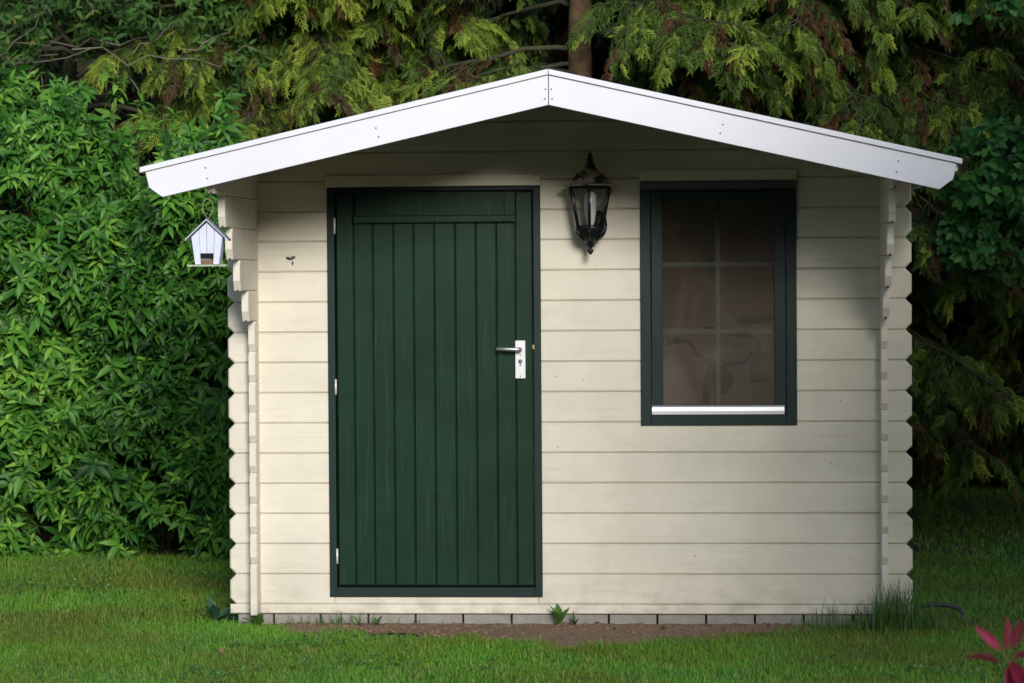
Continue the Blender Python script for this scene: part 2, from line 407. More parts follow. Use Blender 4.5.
for s in (-1, 1):
    f = MB()
    xe = 1.552 if s < 0 else 1.536
    pts = [(0.0015*s, FT), (s*xe, FT-SLOPE*xe), (s*(xe-.014), FT-SLOPE*xe-.060), (s*(xe-.065), FT-SLOPE*(xe-.065)-FH+.002), (0.0015*s, FT-FH)]
    f.extr(pts, lambda a, b, c: (a, -1.1+c, b), .020, .0012)
    fb = f.build('fascia_board', M['white'], ro)
    t = MB(); xs_ = 1.572 if s < 0 else 1.556
    t.extr([(0.001*s, FT+.001), (s*xs_, FT+.001-SLOPE*xs_), (s*xs_, FT+.022-SLOPE*xs_), (0.001*s, FT+.022)], lambda a, b, c: (a, -1.112+c, b), .05, .0015)
    t.build('cover_strip', M['white'], fb)
    sc = MB()
    for (x, d) in ((.011, .052), (.014, .088), (.66, .045), (.65, .080), (1.318, .040), (1.312, .082)):
        z = FT-SLOPE*x-d
        sc.lathe([(.0, -.001), (.0038, 0), (.003, .0012)], (0, 0, 0), 8)
        for i in range(len(sc.v)-24, len(sc.v)):
            vx, vy, vz = sc.v[i]; sc.v[i] = (s*x+vx, -1.1005-vz, z+vy)
    sc.build('screw_heads', M['screw'], fb)
# eave boards along the sides and the rear board
for s in (-1, 1):
    e = MB(); e.box(s*E0, s*(E0+.016), -1.078, 2.36, RZ-SLOPE*E0-.034, RZ-SLOPE*E0-.004); e.build('eave_board', M['white'], ro)

# ---- door
df = MB(); FW_ = .030; y0, y1 = -.012, .05
df.box(DX0, DX0+FW_, y0, y1, DZ0, DZ1); df.box(DX1-FW_, DX1, y0, y1, DZ0, DZ1)
df.box(DX0+FW_, DX1-FW_, y0, y1, DZ1-.016, DZ1); df.box(DX0+FW_, DX1-FW_, y0, y1, DZ0, DZ0+.040)
P_(df, 'door_frame', M['green_frame'], bevel=.002)
LX0, LX1, LZ0, LZ1 = DX0+FW_+.005, DX1-FW_-.004, DZ0+.045, DZ1-.022
door = MB()
edges = [LX0, -.893, -.812, -.726, -.641, -.554, -.466, -.379, -.293, -.213, LX1]
RAILZ = 1.700
for i in range(10):
    a, b = edges[i], edges[i+1]
    top = LZ1 if i in (0, 9) else RAILZ+.01
    door.extr([(a+.0006, LZ0), (b-.0006, LZ0), (b-.0006, top), (a+.0006, top)], lambda a, b, c: (a, .004+c, b), .03, .0055)
for a, b in ((LX0+.001+.08, -.858), (-.857, -.259), (-.258, -.214)):
    door.extr([(a, RAILZ+.011), (b, RAILZ+.011), (b, LZ1), (a, LZ1)], lambda a, b, c: (a, .006+c, b), .03, .0008)
door.extr([(-.893, RAILZ-.012), (-.209, RAILZ-.012), (-.209, RAILZ+.020), (-.893, RAILZ+.020)], lambda a, b, c: (a, -.020+c, b), .026, .005)
dob = P_(door, 'door', M['green'])
bkd = MB(); bkd.box(LX0+.003, LX1-.003, .0345, .046, LZ0+.002, LZ1-.002); o = bkd.build('door_backing', M['green_frame'], dob)
h = MB()
h.box(-.2155, -.1735, -.008, .004, 1.036, 1.194)
hp = h.build('handle_plate', M['plate'], dob, .002)
h = MB(); h.tube([(-.194, -.006, 1.158), (-.194, -.045, 1.158)], .009, 12)
h.tube([(-.191, -.045, 1.158), (-.205, -.048, 1.1582), (-.25, -.048, 1.1595), (-.291, -.047, 1.161)], [.008, .0085, .0075, .0065], 12)
h.build('door_handle', M['brushed'], dob)
h = MB(); h.tube([(-.194, -.012, 1.108), (-.194, -.004, 1.108)], .0085, 12); h.box(-.1975, -.1905, -.0115, -.004, 1.088, 1.106)
for z in (1.134, 1.046): h.tube([(-.194, -.0095, z), (-.194, -.006, z)], .003, 8)
h.build('lock_cylinder', M['screw'], dob)
for z0, z1 in ((1.645, 1.712), (.972, 1.036), (.262, .325)):
    h = MB(); h.tube([(LX0-.0025, -.016, z0), (LX0-.0025, -.016, z1)], .0045, 10); h.build('hinge', M['hinge'], dob)
h = MB(); h.box(DX1-FW_-.006, DX1-FW_+.002, -.0135, -.008, 1.158, 1.176); h.build('strike_plate', simple('brass', (.35, .24, .10), .4, .6), dob)
# lintels
l = MB(); l.extr([(-1.008, 1.8405), (-.104, 1.8405), (-.104, 1.888), (-1.008, 1.888)], lambda a, b, c: (a, -.020+c, b), .019, .0025)
P_(l, 'door_lintel', M['cream'])
l = MB(); l.extr([(.306, 1.8535), (.957, 1.8535), (.957, 1.899), (.306, 1.899)], lambda a, b, c: (a, -.020+c, b), .019, .0025)
P_(l, 'window_lintel', M['cream'])

# ---- window
wf = MB(); y0, y1 = -.012, .05; S = .043
WT = WZ1-.033
wf.box(WX0, WX0+S, y0, y1, WZ0, WT); wf.box(WX1-S, WX1, y0, y1, WZ0, WT)
wf.box(WX0+S, WX1-S, y0, y1, WZ0, WZ0+.045); wf.box(WX0+S, WX1-S, y0, y1, WT-.006, WT)
wfo = P_(wf, 'window_frame', M['green_frame'], bevel=.002)
d = MB(); d.extr([(WX0, WT+.001), (WX1, WT+.001), (WX1, WZ1), (WX0, WZ1)], lambda a, b, c: (a, -.024+c, b), .05, .003); d.build('drip_board', M['drip'], wfo)
sa = MB(); a0, a1, z0, z1 = WX0+S+.003, WX1-S-.003, WZ0+.048, WT-.008; q = .046
sa.box(a0, a0+q, -.007, .035, z0, z1); sa.box(a1-q, a1, -.007, .035, z0, z1)
sa.box(a0+q, a1-q, -.007, .035, z0, z0+.036); sa.box(a0+q, a1-q, -.007, .035, z1-.036, z1)
sash = sa.build('sash', M['green_frame'], wfo, .002)
gp = MB(); gp.box(a0+q-.004, a1-q+.004, .006, .010, z0+.034, z1-.034); gp.build('pane', M['glass'], wfo)
mu = MB(); xm = .629
mu.box(xm-.009, xm+.009, .016, .028, z0+.03, z1-.03)
for zz in (1.507, 1.228):
    mu.box(a0+q-.003, xm-.0095, .016, .028, zz-.009, zz+.009); mu.box(xm+.0095, a1-q+.003, .016, .028, zz-.009, zz+.009)
mu.build('muntin', simple('muntin_green', (.04, .07, .05), .7), wfo)
si = MB(); si.extr([(-.020, .884), (-.008, .884), (-.008, .920), (-.012, .921), (-.016, .914), (-.020, .898)], lambda a, b, c: (.354+c, a, b), .548, 0)
si.build('aluminium_sill', M['brushed'], wfo)

for sg in (-1, 1):  # side windows are added to bring light onto the inner walls
    m = MB(); ya = .69 if sg < 0 else 1.24
    for q in ((ya, ya+.05, .84, 1.69), (1.91, 1.96, .84, 1.69), (ya+.051, 1.909, .84, .89), (ya+.051, 1.909, 1.64, 1.69)): m.box(sg*(SIN-.02), sg*(SOUT+.012), *q)
    sw_ = P_(m, 'added_side_window_frame', M['green_frame'])
    m = MB(); m.box(sg*(SIN+.008), sg*(SIN+.012), ya+.045, 1.915, .885, 1.645); m.build('pane', M['clearglass'], sw_)

# ---- small nail marks and the dark scar beside the door
mk = MB()
for i in range(9):
    x = -1.15+rng.uniform(-.02, .02); z = 1.543+rng.uniform(-.006, .006); r = rng.uniform(.004, .008)
    mk.box(x-r, x+r, -.0035-.0002*i, .0005, z-r*.5, z+r*.5)
mk.box(-1.153, -1.147, -.0046, .0005, 1.517, 1.530)
P_(mk, 'wall_scar', M['dark_hole'])

# ---- concrete blocks under the front wall
ords = ['leftmost', 'second', 'third', 'fourth', 'fifth', 'sixth', 'seventh', 'eighth', 'ninth', 'tenth', 'eleventh', 'twelfth', 'thirteenth', 'fourteenth']
x = -1.40; widths = [.155, .198, .203, .200, .200, .204, .203, .204, .203, .203, .203, .203, .203, .19]
for i, wd in enumerate(widths):
    m = MB(); yy = .012+rng.uniform(-.003, .004); m.box(-wd/2+.004, wd/2-.004, 0, .1, -.06, .045)
    o = m.build('concrete_block', M['block'], None, .003); o.location = (x+wd/2, yy, 0.001); o.rotation_euler.z = rng.uniform(-.01, .01)
    lab = 'leftmost grey concrete block in the row under the shed front' if i == 0 else ('rightmost concrete block under the shed, hidden in the grass tuft' if i == 13 else f'grey concrete block under the shed front, {ords[i]} from the left')
    tag(o, lab, 'block', 'concrete blocks under the shed front'); x += wd
# foundation strip blocks along the sides keep the floor off the soil
for s in (-1, 1):
    fb_ = MB(); fb_.box(s*1.29-.05, s*1.29+.05, .12, BACK, -.05, .048); P_(fb_, 'side_footing', M['block'])


# ================================================================== LANTERN
LXc, LYc = .107, -.115
lan = empty('wall_lantern', (LXc, 0, 1.557), 'black hexagonal coach lantern with flaking grey roof, between door and window', 'lantern')
def L_(mb, name, mat, bevel=0):
    o = mb.build(name, mat, lan, bevel); o.location = (-LXc, 0, -1.557); return o
m = MB(); c = (LXc, LYc, 0)
hexrot = -math.pi/2
m.lathe([(.124, 1.832), (.126, 1.8345), (.090, 1.845), (.080, 1.862), (.064, 1.880), (.044, 1.894), (.030, 1.904), (.022, 1.922), (.013, 1.936)], c, 6, False, hexrot)
L_(m, 'lantern_roof', M['patina'])
m = MB(); m.lathe([(.024, 1.902), (.018, 1.925), (.012, 1.936), (.016, 1.942), (.007, 1.952), (.011, 1.960), (.004, 1.968), (.002, 1.978)], c, 12); L_(m, 'finial', M['iron'])
ca = MB()
zt, zb, rt, rb = 1.828, 1.662, .092, .058
ca.lathe([(rt, zt-.008), (rt+.004, zt), (rt+.002, zt+.006), (rt-.01, zt+.006)], c, 6, False, hexrot)
for k in range(6):
    t = hexrot+k*math.pi/3
    ca.tube([(c[0]+rt*math.cos(t), c[1]+rt*math.sin(t), zt), (c[0]+rb*math.cos(t), c[1]+rb*math.sin(t), zb)], .0065, 6)
ca.lathe([(rb+.005, zb+.008), (rb+.005, zb-.004), (rb-.004, zb-.022), (.044, zb-.040), (.022, zb-.060), (.014, zb-.066), (.017, zb-.074), (.008, zb-.082), (.006, zb-.088), (.013, zb-.094), (.011, zb-.102), (.003, zb-.112)], c, 12)
for k in range(6):
    t = hexrot+k*math.pi/3; r0 = rb+.002
    ca.tube([(c[0]+r0*math.cos(t), c[1]+r0*math.sin(t), zb), (c[0]+(r0+.004)*math.cos(t), c[1]+(r0+.004)*math.sin(t), zb-.022), (c[0]+.03*math.cos(t), c[1]+.03*math.sin(t), zb-.055)], .004, 6)
L_(ca, 'cage', M['iron'])
gl = MB(); gl.lathe([(rt-.006, zt-.004), (rb-.005, zb)], c, 6, False, hexrot, False); L_(gl, 'lantern_glass', M['clearglass'])
m = MB(); m.lathe([(.010, 1.665), (.014, 1.672), (.020, 1.69), (.024, 1.72), (.026, 1.75), (.026, 1.79), (.018, 1.81), (.006, 1.816)], c, 16); L_(m, 'bulb', M['bulb'])
m = MB()
m.tube([(LXc+.01, LYc+.05, 1.64), (LXc+.03, LYc+.075, 1.655), (LXc+.045, -.03, 1.69), (LXc+.045, -.012, 1.70)], .008, 8)
m.tube([(LXc, LYc+.02, 1.60), (LXc+.015, LYc+.07, 1.60), (LXc+.03, -.03, 1.635), (LXc+.03, -.012, 1.65)], .008, 8)
m.lathe([(.020, 0), (.032, .004), (.030, .010), (.012, .014)], (0, 0, 0), 16)
for i in range(len(m.v)-64, len(m.v)):
    vx, vy, vz = m.v[i]; m.v[i] = (LXc+.03+vx*1.1, -.002-vz, 1.675+vy*1.9)
L_(m, 'wall_bracket', M['iron'])

# ================================================================== BIRD HOUSE
BX, BY, BZ = -1.316, -1.07, 1.510
bh = empty('birdhouse', (BX, BY, BZ), 'small pale blue wooden feeder house hanging from the front log end under the eave', 'birdhouse')
bh.rotation_euler.z = math.radians(4)
b = MB(); W0, W1, ZS = .046, .060, .105
for i in range(4):                                   # front made of four vertical boards above the opening, tapered outline
    a0, a1 = -1+i*.5, -1+(i+1)*.5
    zb0 = .050 if i in (1, 2) else .008
    def xx(u, z): return u*(W0+(W1-W0)*(z-.008)/ZS)
    zt0 = ZS+.008; pk = .168
    ztop = lambda u: pk-(pk-zt0)*abs(u)
    poly = [(xx(a0, zb0)+.0005, zb0), (xx(a1, zb0)-.0005, zb0), (xx(a1, zt0)-.0005, ztop(a1)), (xx(a0, zt0)+.0005, ztop(a0))]
    b.extr(poly, lambda a, bb, c: (a, -.05+c, bb), .008, .0012)
    b.extr([(xx(a0, .008), .008), (xx(a1, .008), .008), (xx(a1, zt0), ztop(a1)), (xx(a0, zt0), ztop(a0))], lambda a, bb, c: (a, .05-c, bb), .008, 0)
for s in (-1, 1):
    v = [(s*W0, -.042, .008), (s*W0, .042, .008), (s*W1, .042, .112), (s*W1, -.042, .112)]
    v2 = [(x-s*.007, y, z) for x, y, z in v]; b.add(v+v2, [(0, 1, 2, 3), (7, 6, 5, 4), (0, 4, 5, 1), (1, 5, 6, 2), (2, 6, 7, 3), (3, 7, 4, 0)])
b.build('house_body', M['bh_wall'], bh)
b = MB()
for s in (-1, 1):
    v = [(0, -.066, .176), (s*.082, -.066, .098), (s*.082, .066, .098), (0, .066, .176)]
    v2 = [(x, y, z+.007) for x, y, z in v]; b.add(v+v2, [(0, 1, 2, 3), (7, 6, 5, 4), (0, 4, 5, 1), (1, 5, 6, 2), (2, 6, 7, 3), (3, 7, 4, 0)])
b.build('house_roof', M['bh_roof'], bh)
b = MB(); b.box(-.075, .075, -.066, .066, 0, .007); b.build('house_base', M['bh_base'], bh, .001)
b = MB(); b.box(-.032, .032, -.04, .03, .0075, .024); b.build('bird_seed', M['seeds'], bh)
b = MB(); loop = [(0, 0, .18)]
for t in np.linspace(-1, 1, 13):
    a = t*math.pi*.86; loop.append((.021*math.sin(a)*(1 if abs(t) < .8 else .8), 0, .225+.035*-math.cos(a)*-1))
loop.append((0, 0, .18)); b.tube(loop, .0016, 6); b.build('string_loop', M['rope'], bh)

# ================================================================== BICYCLE behind the window
bk = empty('bicycle', (.66, .75, .085), 'dark bicycle parked inside the shed, its handlebar seen through the window glass', 'bicycle')
def B_(mb, name, mat, parent=bk):
    o = mb.build(name, mat, parent)
    if parent is bk: o.location = (-.66, -.75, -.085)
    return o
Y = .70
m = MB(); m.tube([(.44, Y-.02, 1.175), (.492, Y, 1.172), (.515, Y, 1.145), (.535, Y, 1.115), (.565, Y, 1.088), (.60, Y, 1.078), (.64, Y, 1.068), (.71, Y, 1.074), (.765, Y, 1.088), (.80, Y, 1.12), (.80, Y+.01, 1.17), (.76, Y+.02, 1.19), (.70, Y+.03, 1.2)], .011, 10); hb = B_(m, 'handlebar', M['rubber'])
for a, b_ in (((.40, Y-.02, 1.17), (.455, Y-.02, 1.176)), ((.565, Y+.03, 1.222), (.70, Y+.03, 1.205)), ((.712, Y, 1.262), (.86, Y+.05, 1.264))):
    m = MB(); m.tube([a, b_], .017, 10); m.build('grip', M['rubber'], hb)
m = MB(); m.tube([(.597, Y, 1.079), (.585, Y, 1.03), (.575, Y, .98), (.57, Y+.01, .90)], [.016, .018, .02, .02], 10); B_(m, 'stem', M['rubber'])
m = MB(); m.tube([(.57, Y+.01, .92), (.57, Y+.03, .70)], .02, 10); m.tube([(.57, Y+.02, .82), (.62, Y+.45, .78)], .016, 10); m.tube([(.57, Y+.03, .72), (.61, Y+.45, .42)], .018, 10); m.tube([(.61, Y+.45, .42), (.62, Y+.6, .95)], .016, 10)
m.tube([(.55, Y+.03, .70), (.53, Y-.05, .43)], .012, 8); m.tube([(.59, Y+.03, .70), (.61, Y-.05, .43)], .012, 8); m.tube([(.61, Y+.45, .42), (.62, Y+.95, .43)], .01, 8); m.tube([(.62, Y+.55, .8), (.62, Y+.95, .43)], .01, 8)
B_(m, 'bicycle_frame', M['rubber'])
for yc in (Y-.05, Y+.95):
    m = MB(); pts = [(.57+.04*(yc > Y), yc+.31*math.cos(t), .42+.31*math.sin(t)) for t in np.linspace(0, 2*math.pi, 40)]
    m.tube(pts, .02, 8); wh = B_(m, 'wheel', M['rubber'])
m = MB(); m.tube([(.62, Y+.50, .96), (.62, Y+.62, .965), (.62, Y+.75, .97)], [.02, .045, .07], 10); B_(m, 'saddle', M['rubber'])
m = MB(); m.box(.76, .86, Y+.02, Y+.12, .99, 1.12); m.tube([(.80, Y, 1.09), (.81, Y+.01, 1.0)], .014, 8); B_(m, 'basket', M['rubber'])

# ================================================================== FOLIAGE MACHINERY
def leaf_template(wd=.32, curl=.25, fold=.12):
    rows = [(0, .06), (.32, .95), (.66, .85), (1, .02)]
    V = []; F = []
    for t, ww in rows:
        z = -curl*t*t
        for u in (-1, 0, 1): V.append((u*wd*.5*ww, t, z+abs(u)*fold*ww*.5))
    for i in range(3):
        for j in range(2): F.append((i*3+j, i*3+j+1, i*3+j+4, i*3+j+3))
    return np.array(V), np.array(F)
def frond_template():
    """flat spray of scale leaves: drooping midrib with side branchlets, each with twiglets"""
    V = []; F = []
    def strip(p0, p1, w0, w1):
        p0 = np.array(p0, float); p1 = np.array(p1, float); d = p1-p0; n = np.array([-d[1], d[0], 0]); n /= (np.linalg.norm(n)+1e-9)
        b = len(V); V.extend([p0-n*w0/2, p0+n*w0/2, p1+n*w1/2, p1-n*w1/2]); F.append((b, b+1, b+2, b+3))
    r_ = np.random.default_rng(5)
    zf = lambda t: -.45*t*t
    for i in range(3): strip((0, i/3, zf(i/3)), (0, (i+1)/3, zf((i+1)/3)), .035, .04)
    for i in range(6):
        t = .12+i*.155
        for s in (-1, 1):
            tt = t+(.06 if s > 0 else 0)+r_.uniform(-.02, .02); L = .50*(1.05-.5*t)*r_.uniform(.8, 1.2); an = math.radians(r_.uniform(30, 52))
            dx, dy = s*math.sin(an), math.cos(an); z0 = zf(tt)
            p1 = (dx*L*.55, tt+dy*L*.55, z0-.02); p2 = (dx*L*.85, tt+dy*L, z0-.20*r_.uniform(.6, 1.6))
            strip((0, tt, z0), p1, .04, .085); strip(p1, p2, .085, .03)
            if i < 4:
                q1 = (dx*L*.35+s*L*.32, tt+dy*L*.35+L*.12, z0-.08); strip((dx*L*.3, tt+dy*L*.3, z0-.01), q1, .05, .05)
    return np.array(V), np.array(F)
LEAF = leaf_template(); ROUND = leaf_template(.62, .2, .15); LONG = leaf_template(.33, .42, .15); FROND = frond_template()
def grass_template():
    V = [(-.5, 0, 0), (.5, 0, 0), (-.4, .12, .55), (.4, .12, .55), (-.08, .42, .97), (.08, .42, .97)]
    return np.array(V, float), np.array([(0, 1, 3, 2), (2, 3, 5, 4)])
GR = grass_template()
def basis(d, n):
    d = d/np.linalg.norm(d, axis=1, keepdims=True); n = n-(n*d).sum(1, keepdims=True)*d
    n /= (np.linalg.norm(n, axis=1, keepdims=True)+1e-9); x = np.cross(d, n)
    return np.stack([x, d, n], axis=2)            # columns: local x,y,z
def scatter(name, tpl, R, T, S, tone, mat, parent=None):
    V, F = tpl; N = len(T); nv = len(V)
    S = np.broadcast_to(np.asarray(S).reshape(-1, 1) if np.ndim(S) < 2 else S, (N, 1 if np.ndim(S) < 2 else 3))
    co = np.einsum('nij,nvj->nvi', R, V[None]*(S[:, None, :] if S.shape[1] == 3 else S[:, None, :])) + T[:, None, :]
    me = bpy.data.meshes.new(name)
    me.vertices.add(N*nv); me.vertices.foreach_set('co', co.astype(np.float32).ravel())
    k = F.shape[1]; fi = (F[None]+(np.arange(N)*nv)[:, None, None]).astype(np.int32).ravel()
    me.loops.add(len(fi)); me.loops.foreach_set('vertex_index', fi)
    me.polygons.add(N*len(F)); me.polygons.foreach_set('loop_start', (np.arange(N*len(F))*k).astype(np.int32))
    me.update(calc_edges=True)
    a = me.attributes.new('tone', 'FLOAT', 'POINT'); a.data.foreach_set('value', np.repeat(np.clip(tone, 0, 1), nv).astype(np.float32))
    me.materials.append(mat); o = bpy.data.objects.new(name, me); link(o, parent); return o
def rosettes(P0, A, k, size, tilt=(45, 85), droop=.25):
    """k leaves around every twig tip P0 with axis A -> R,T,S"""
    n = len(P0); A = A/np.linalg.norm(A, axis=1, keepdims=True)
    ref = rng.normal(size=(n, 3)); B = np.cross(A, ref); B /= np.linalg.norm(B, axis=1, keepdims=True); C = np.cross(A, B)
    Rs, Ts, Ss = [], [], []
    for j in range(k):
        ph = j*2.39996+rng.uniform(-.3, .3, n); th = np.radians(rng.uniform(*tilt, n))*(.45+.55*(k-j)/k)
        rad = B*np.cos(ph)[:, None]+C*np.sin(ph)[:, None]
        d = A*np.cos(th)[:, None]+rad*np.sin(th)[:, None]; d[:, 2] -= droop
        nn = A*np.sin(th)[:, None]-rad*np.cos(th)[:, None]; nn[:, 2] += .3
        Rs.append(basis(d, nn)); s = size*rng.uniform(.65, 1.15, n)*(.6+.4*(k-j)/k)
        Ss.append(s); Ts.append(P0-A*(.035*(k-j)/k*size/.08)[:, None] if False else P0-A*(size*.5*(k-j)/k)[:, None] if np.ndim(size) else P0-A*(size*.5*(k-j)/k))
    return np.concatenate(Rs), np.concatenate(Ts), np.concatenate(Ss)
def lump(p, f=1.0, seed=0):
    r = np.random.default_rng(100+seed); s = 0
    for i in range(7):
        k = r.normal(size=3); k *= f*(1.2+i*.75)/np.linalg.norm(k)*2.2; s = s+np.sin(p@k+r.uniform(0, 6.28))/(1.2+i*.45)
    return s/2.3
def branch_curve(p0, p1, sag=.1, n=6, jit=.03):
    p0 = np.array(p0, float); p1 = np.array(p1, float); L = np.linalg.norm(p1-p0); out = []
    for i in range(n+1):
        t = i/n; q = p0+(p1-p0)*t; q[2] -= sag*math.sin(math.pi*t)*L; q += rng.normal(size=3)*jit*L*(0 < i < n)*.5; out.append(tuple(q))
    return out

# ------------------------------------------------ leafy shrub masses (left)
def shrub(name, label, cat, cx, hw, ztop, yfront, n, size, mat, stemmat, seed, depth=.28, k=8, group=None, zb=0.0, tpl=LONG, tone0=.45):
    o = empty(name, (cx, yfront+.6, 0), label, cat, group)
    x = rng.uniform(cx-hw, cx+hw, n); z = zb+rng.uniform(0, 1, n)*(ztop*1.03-zb)
    u = (x-cx)/hw; 
    top = ztop*(1-.30*np.abs(u)**3)+.12*np.sin(x*5+seed)+.08*np.sin(x*13+seed)+.05*np.sin(x*31+seed)
    keep = z < top; x, z, u, top = x[keep], z[keep], u[keep], top[keep]
    d = rng.exponential(depth, len(x))
    pt = np.stack([x, np.zeros_like(x), z], 1)
    hole = lump(pt, 2.6, seed+7) > -.42
    x, z, u, top, d, pt = x[hole], z[hole], u[hole], top[hole], d[hole], pt[hole]
    bumps = lump(pt, 1.7, seed)*.26
    roundx = .5*np.abs(u)**4; roundz = .55*np.clip((z-(top-.7))/.7, 0, 1)**2 ; bot = .12*np.clip((.3-z)/.3, 0, 1)
    y = yfront+bumps+roundx+roundz+bot+d
    P0 = np.stack([x, y, z], 1)
    A = rng.normal(size=(len(x), 3))*.45; A[:, 1] -= .75; A[:, 2] += .75; A[:, 0] += u*.5
    ns = int(len(x)*.05); ii = rng.integers(0, len(x), ns); XP, XA = [], []      # arching shoots standing out of the surface
    for i_ in ii:
        if d[i_] > depth: continue
        p_ = P0[i_]; a_ = np.array([rng.normal()*.4, -.45, .9]); a_ /= np.linalg.norm(a_); Ls = rng.uniform(.12, .34)
        for q_ in range(6):
            t_ = q_/5; XP.append(p_+a_*Ls*t_+np.array([0, -.10*t_*t_, -.12*t_*t_])*Ls*2); XA.append(a_+np.array([0, -.5*t_, -.5*t_]))
    k0 = len(P0)
    P0 = np.concatenate([P0, np.array(XP)]); A = np.concatenate([A, np.array(XA)]); pt = P0*np.array([1, 0, 1]); x = P0[:, 0]
    R, T, S = rosettes(P0, A, k, size*rng.uniform(.62, 1.22, len(P0)), (40, 95), .45)
    drop = np.zeros(len(P0), bool); drop[k0:] = True; drop = np.tile(drop, k) & (rng.uniform(size=len(T)) < .5)
    R, T, S = R[~drop], T[~drop], S[~drop]; kk = ~drop
    tone = np.tile(tone0+.25*rng.normal(size=len(x))*.8+.22*lump(pt, 1.0, seed+3), k)+rng.normal(size=len(x)*k)*.10
    tone += np.repeat(np.arange(k)/k*.30, len(x)); tone = tone[kk]
    T[:, 2] = np.maximum(T[:, 2], .03)
    scatter('foliage', tpl, R, T-np.array([cx, yfront+.6, 0]), S, tone, mat, o)
    st = MB()
    for i in range(40):
        a = rng.uniform(-hw, hw)*.85; b0 = rng.uniform(.2, 1.0); h_ = rng.uniform(.55, .85)*ztop
        st.tube(branch_curve((a*.75, b0*.5, 0), (a*1.02, b0-.1, h_), -.03, 6, .03), [.011, .010, .009, .007, .006, .004, .003], 5)
    st.build('stem', stemmat, o)
    return o
shrub('leafy_shrub', 'large bright green leafy shrub filling the left edge of the garden', 'shrub', -3.35, .95, 2.60, 2.75, 5000, .104, M['laurel'], M['twig'], 1)
shrub('leafy_shrub', 'tall green leafy shrub nearest to the left side of the shed', 'shrub', -2.22, .62, 2.18, 2.68, 3900, .102, M['laurel'], M['twig'], 5)
# a few long shoots standing above the first shrub
sh = [(-3.0, 3.35, 2.56), (-2.62, 3.4, 2.60), (-2.88, 3.4, 2.47), (-2.50, 3.45, 2.42), (-2.35, 3.4, 2.34)]
so = empty('shrub_shoots', (-2.7, 2.9, 0), 'pale green leafy shoots rising above the left shrub', 'shrub')
m = MB(); pts = []; ax = []
for (x, y, z) in sh:
    c = branch_curve((x+2.7-.1, y-2.9+.5, .1), (x+2.7, y-2.9, z), -.02, 6, .02); m.tube(c, [.012, .011, .01, .008, .006, .004, .003], 5)
    for q in range(3): pts.append((x+rng.normal()*.03, y, z-.07*q)); ax.append((rng.normal()*.3, -.3, 1))
m.build('stem', M['twig'], so)
R, T, S = rosettes(np.array(pts), np.array(ax), 8, .105, (50, 95)); scatter('foliage', LONG, R, T-np.array([-2.7, 2.9, 0]), S, .85+.1*rng.normal(size=len(T)), M['laurel'], so)

# ------------------------------------------------ generic broadleaf tree
def broad_tree(name, label, base, trunk_r, h, crowns, n, size, mat, bark, k=5, tpl=ROUND, tone0=.5, seed=0, group=None, bias=(0, -.4, .3), limbs=9, cat='tree', gap=-.45):
    o = empty(name, base, label, cat, group); base = np.array(base, float)
    st = MB(); st.tube(branch_curve((0, 0, -.05), (0.05, 0, h*.95), 0, 7, .02), [trunk_r*(1-.11*i) for i in range(8)], 9)
    Ps = []; Cs = []
    for (c, r) in crowns:
        c = np.array(c)-base
        nn = int(n*np.prod(r)**.66/sum(np.prod(q[1])**.66 for q in crowns))
        p = rng.normal(size=(nn, 3)); p /= np.linalg.norm(p, axis=1, keepdims=True)
        rad = np.clip(rng.beta(4, 1.5, nn)*(1+.28*lump(p*2, .8, seed)), .15, 1.25)
        q = p*rad[:, None]*np.array(r)+c
        keep = (lump(q+base, 1.7, seed+9) > gap) & (q[:, 2]+base[2] > .05); q = q[keep]; p = p[keep]
        Ps.append(q); Cs.append(p)
        for i in range(limbs):
            t = rng.integers(len(q)); hz = min(h*.9, max(.2, c[2]-r[2]*.6+rng.uniform(0, r[2])))
            st.tube(branch_curve((0.02, 0, hz), q[t]*.97, -.04, 6, .05), [trunk_r*.25*(1-.13*a) for a in range(7)], 5)
    q = np.concatenate(Ps); p = np.concatenate(Cs)
    A = p*.8+rng.normal(size=p.shape)*.5+np.array(bias)
    R, T, S = rosettes(q, A, k, size, (50, 95), .35)
    tone = np.tile(tone0+.16*rng.normal(size=len(q))+.2*lump(q, 1.2, seed+4), k)+rng.normal(size=len(q)*k)*.08
    scatter('crown', tpl, R, T, S, tone, mat, o)
    st.build('trunk', bark, o); return o

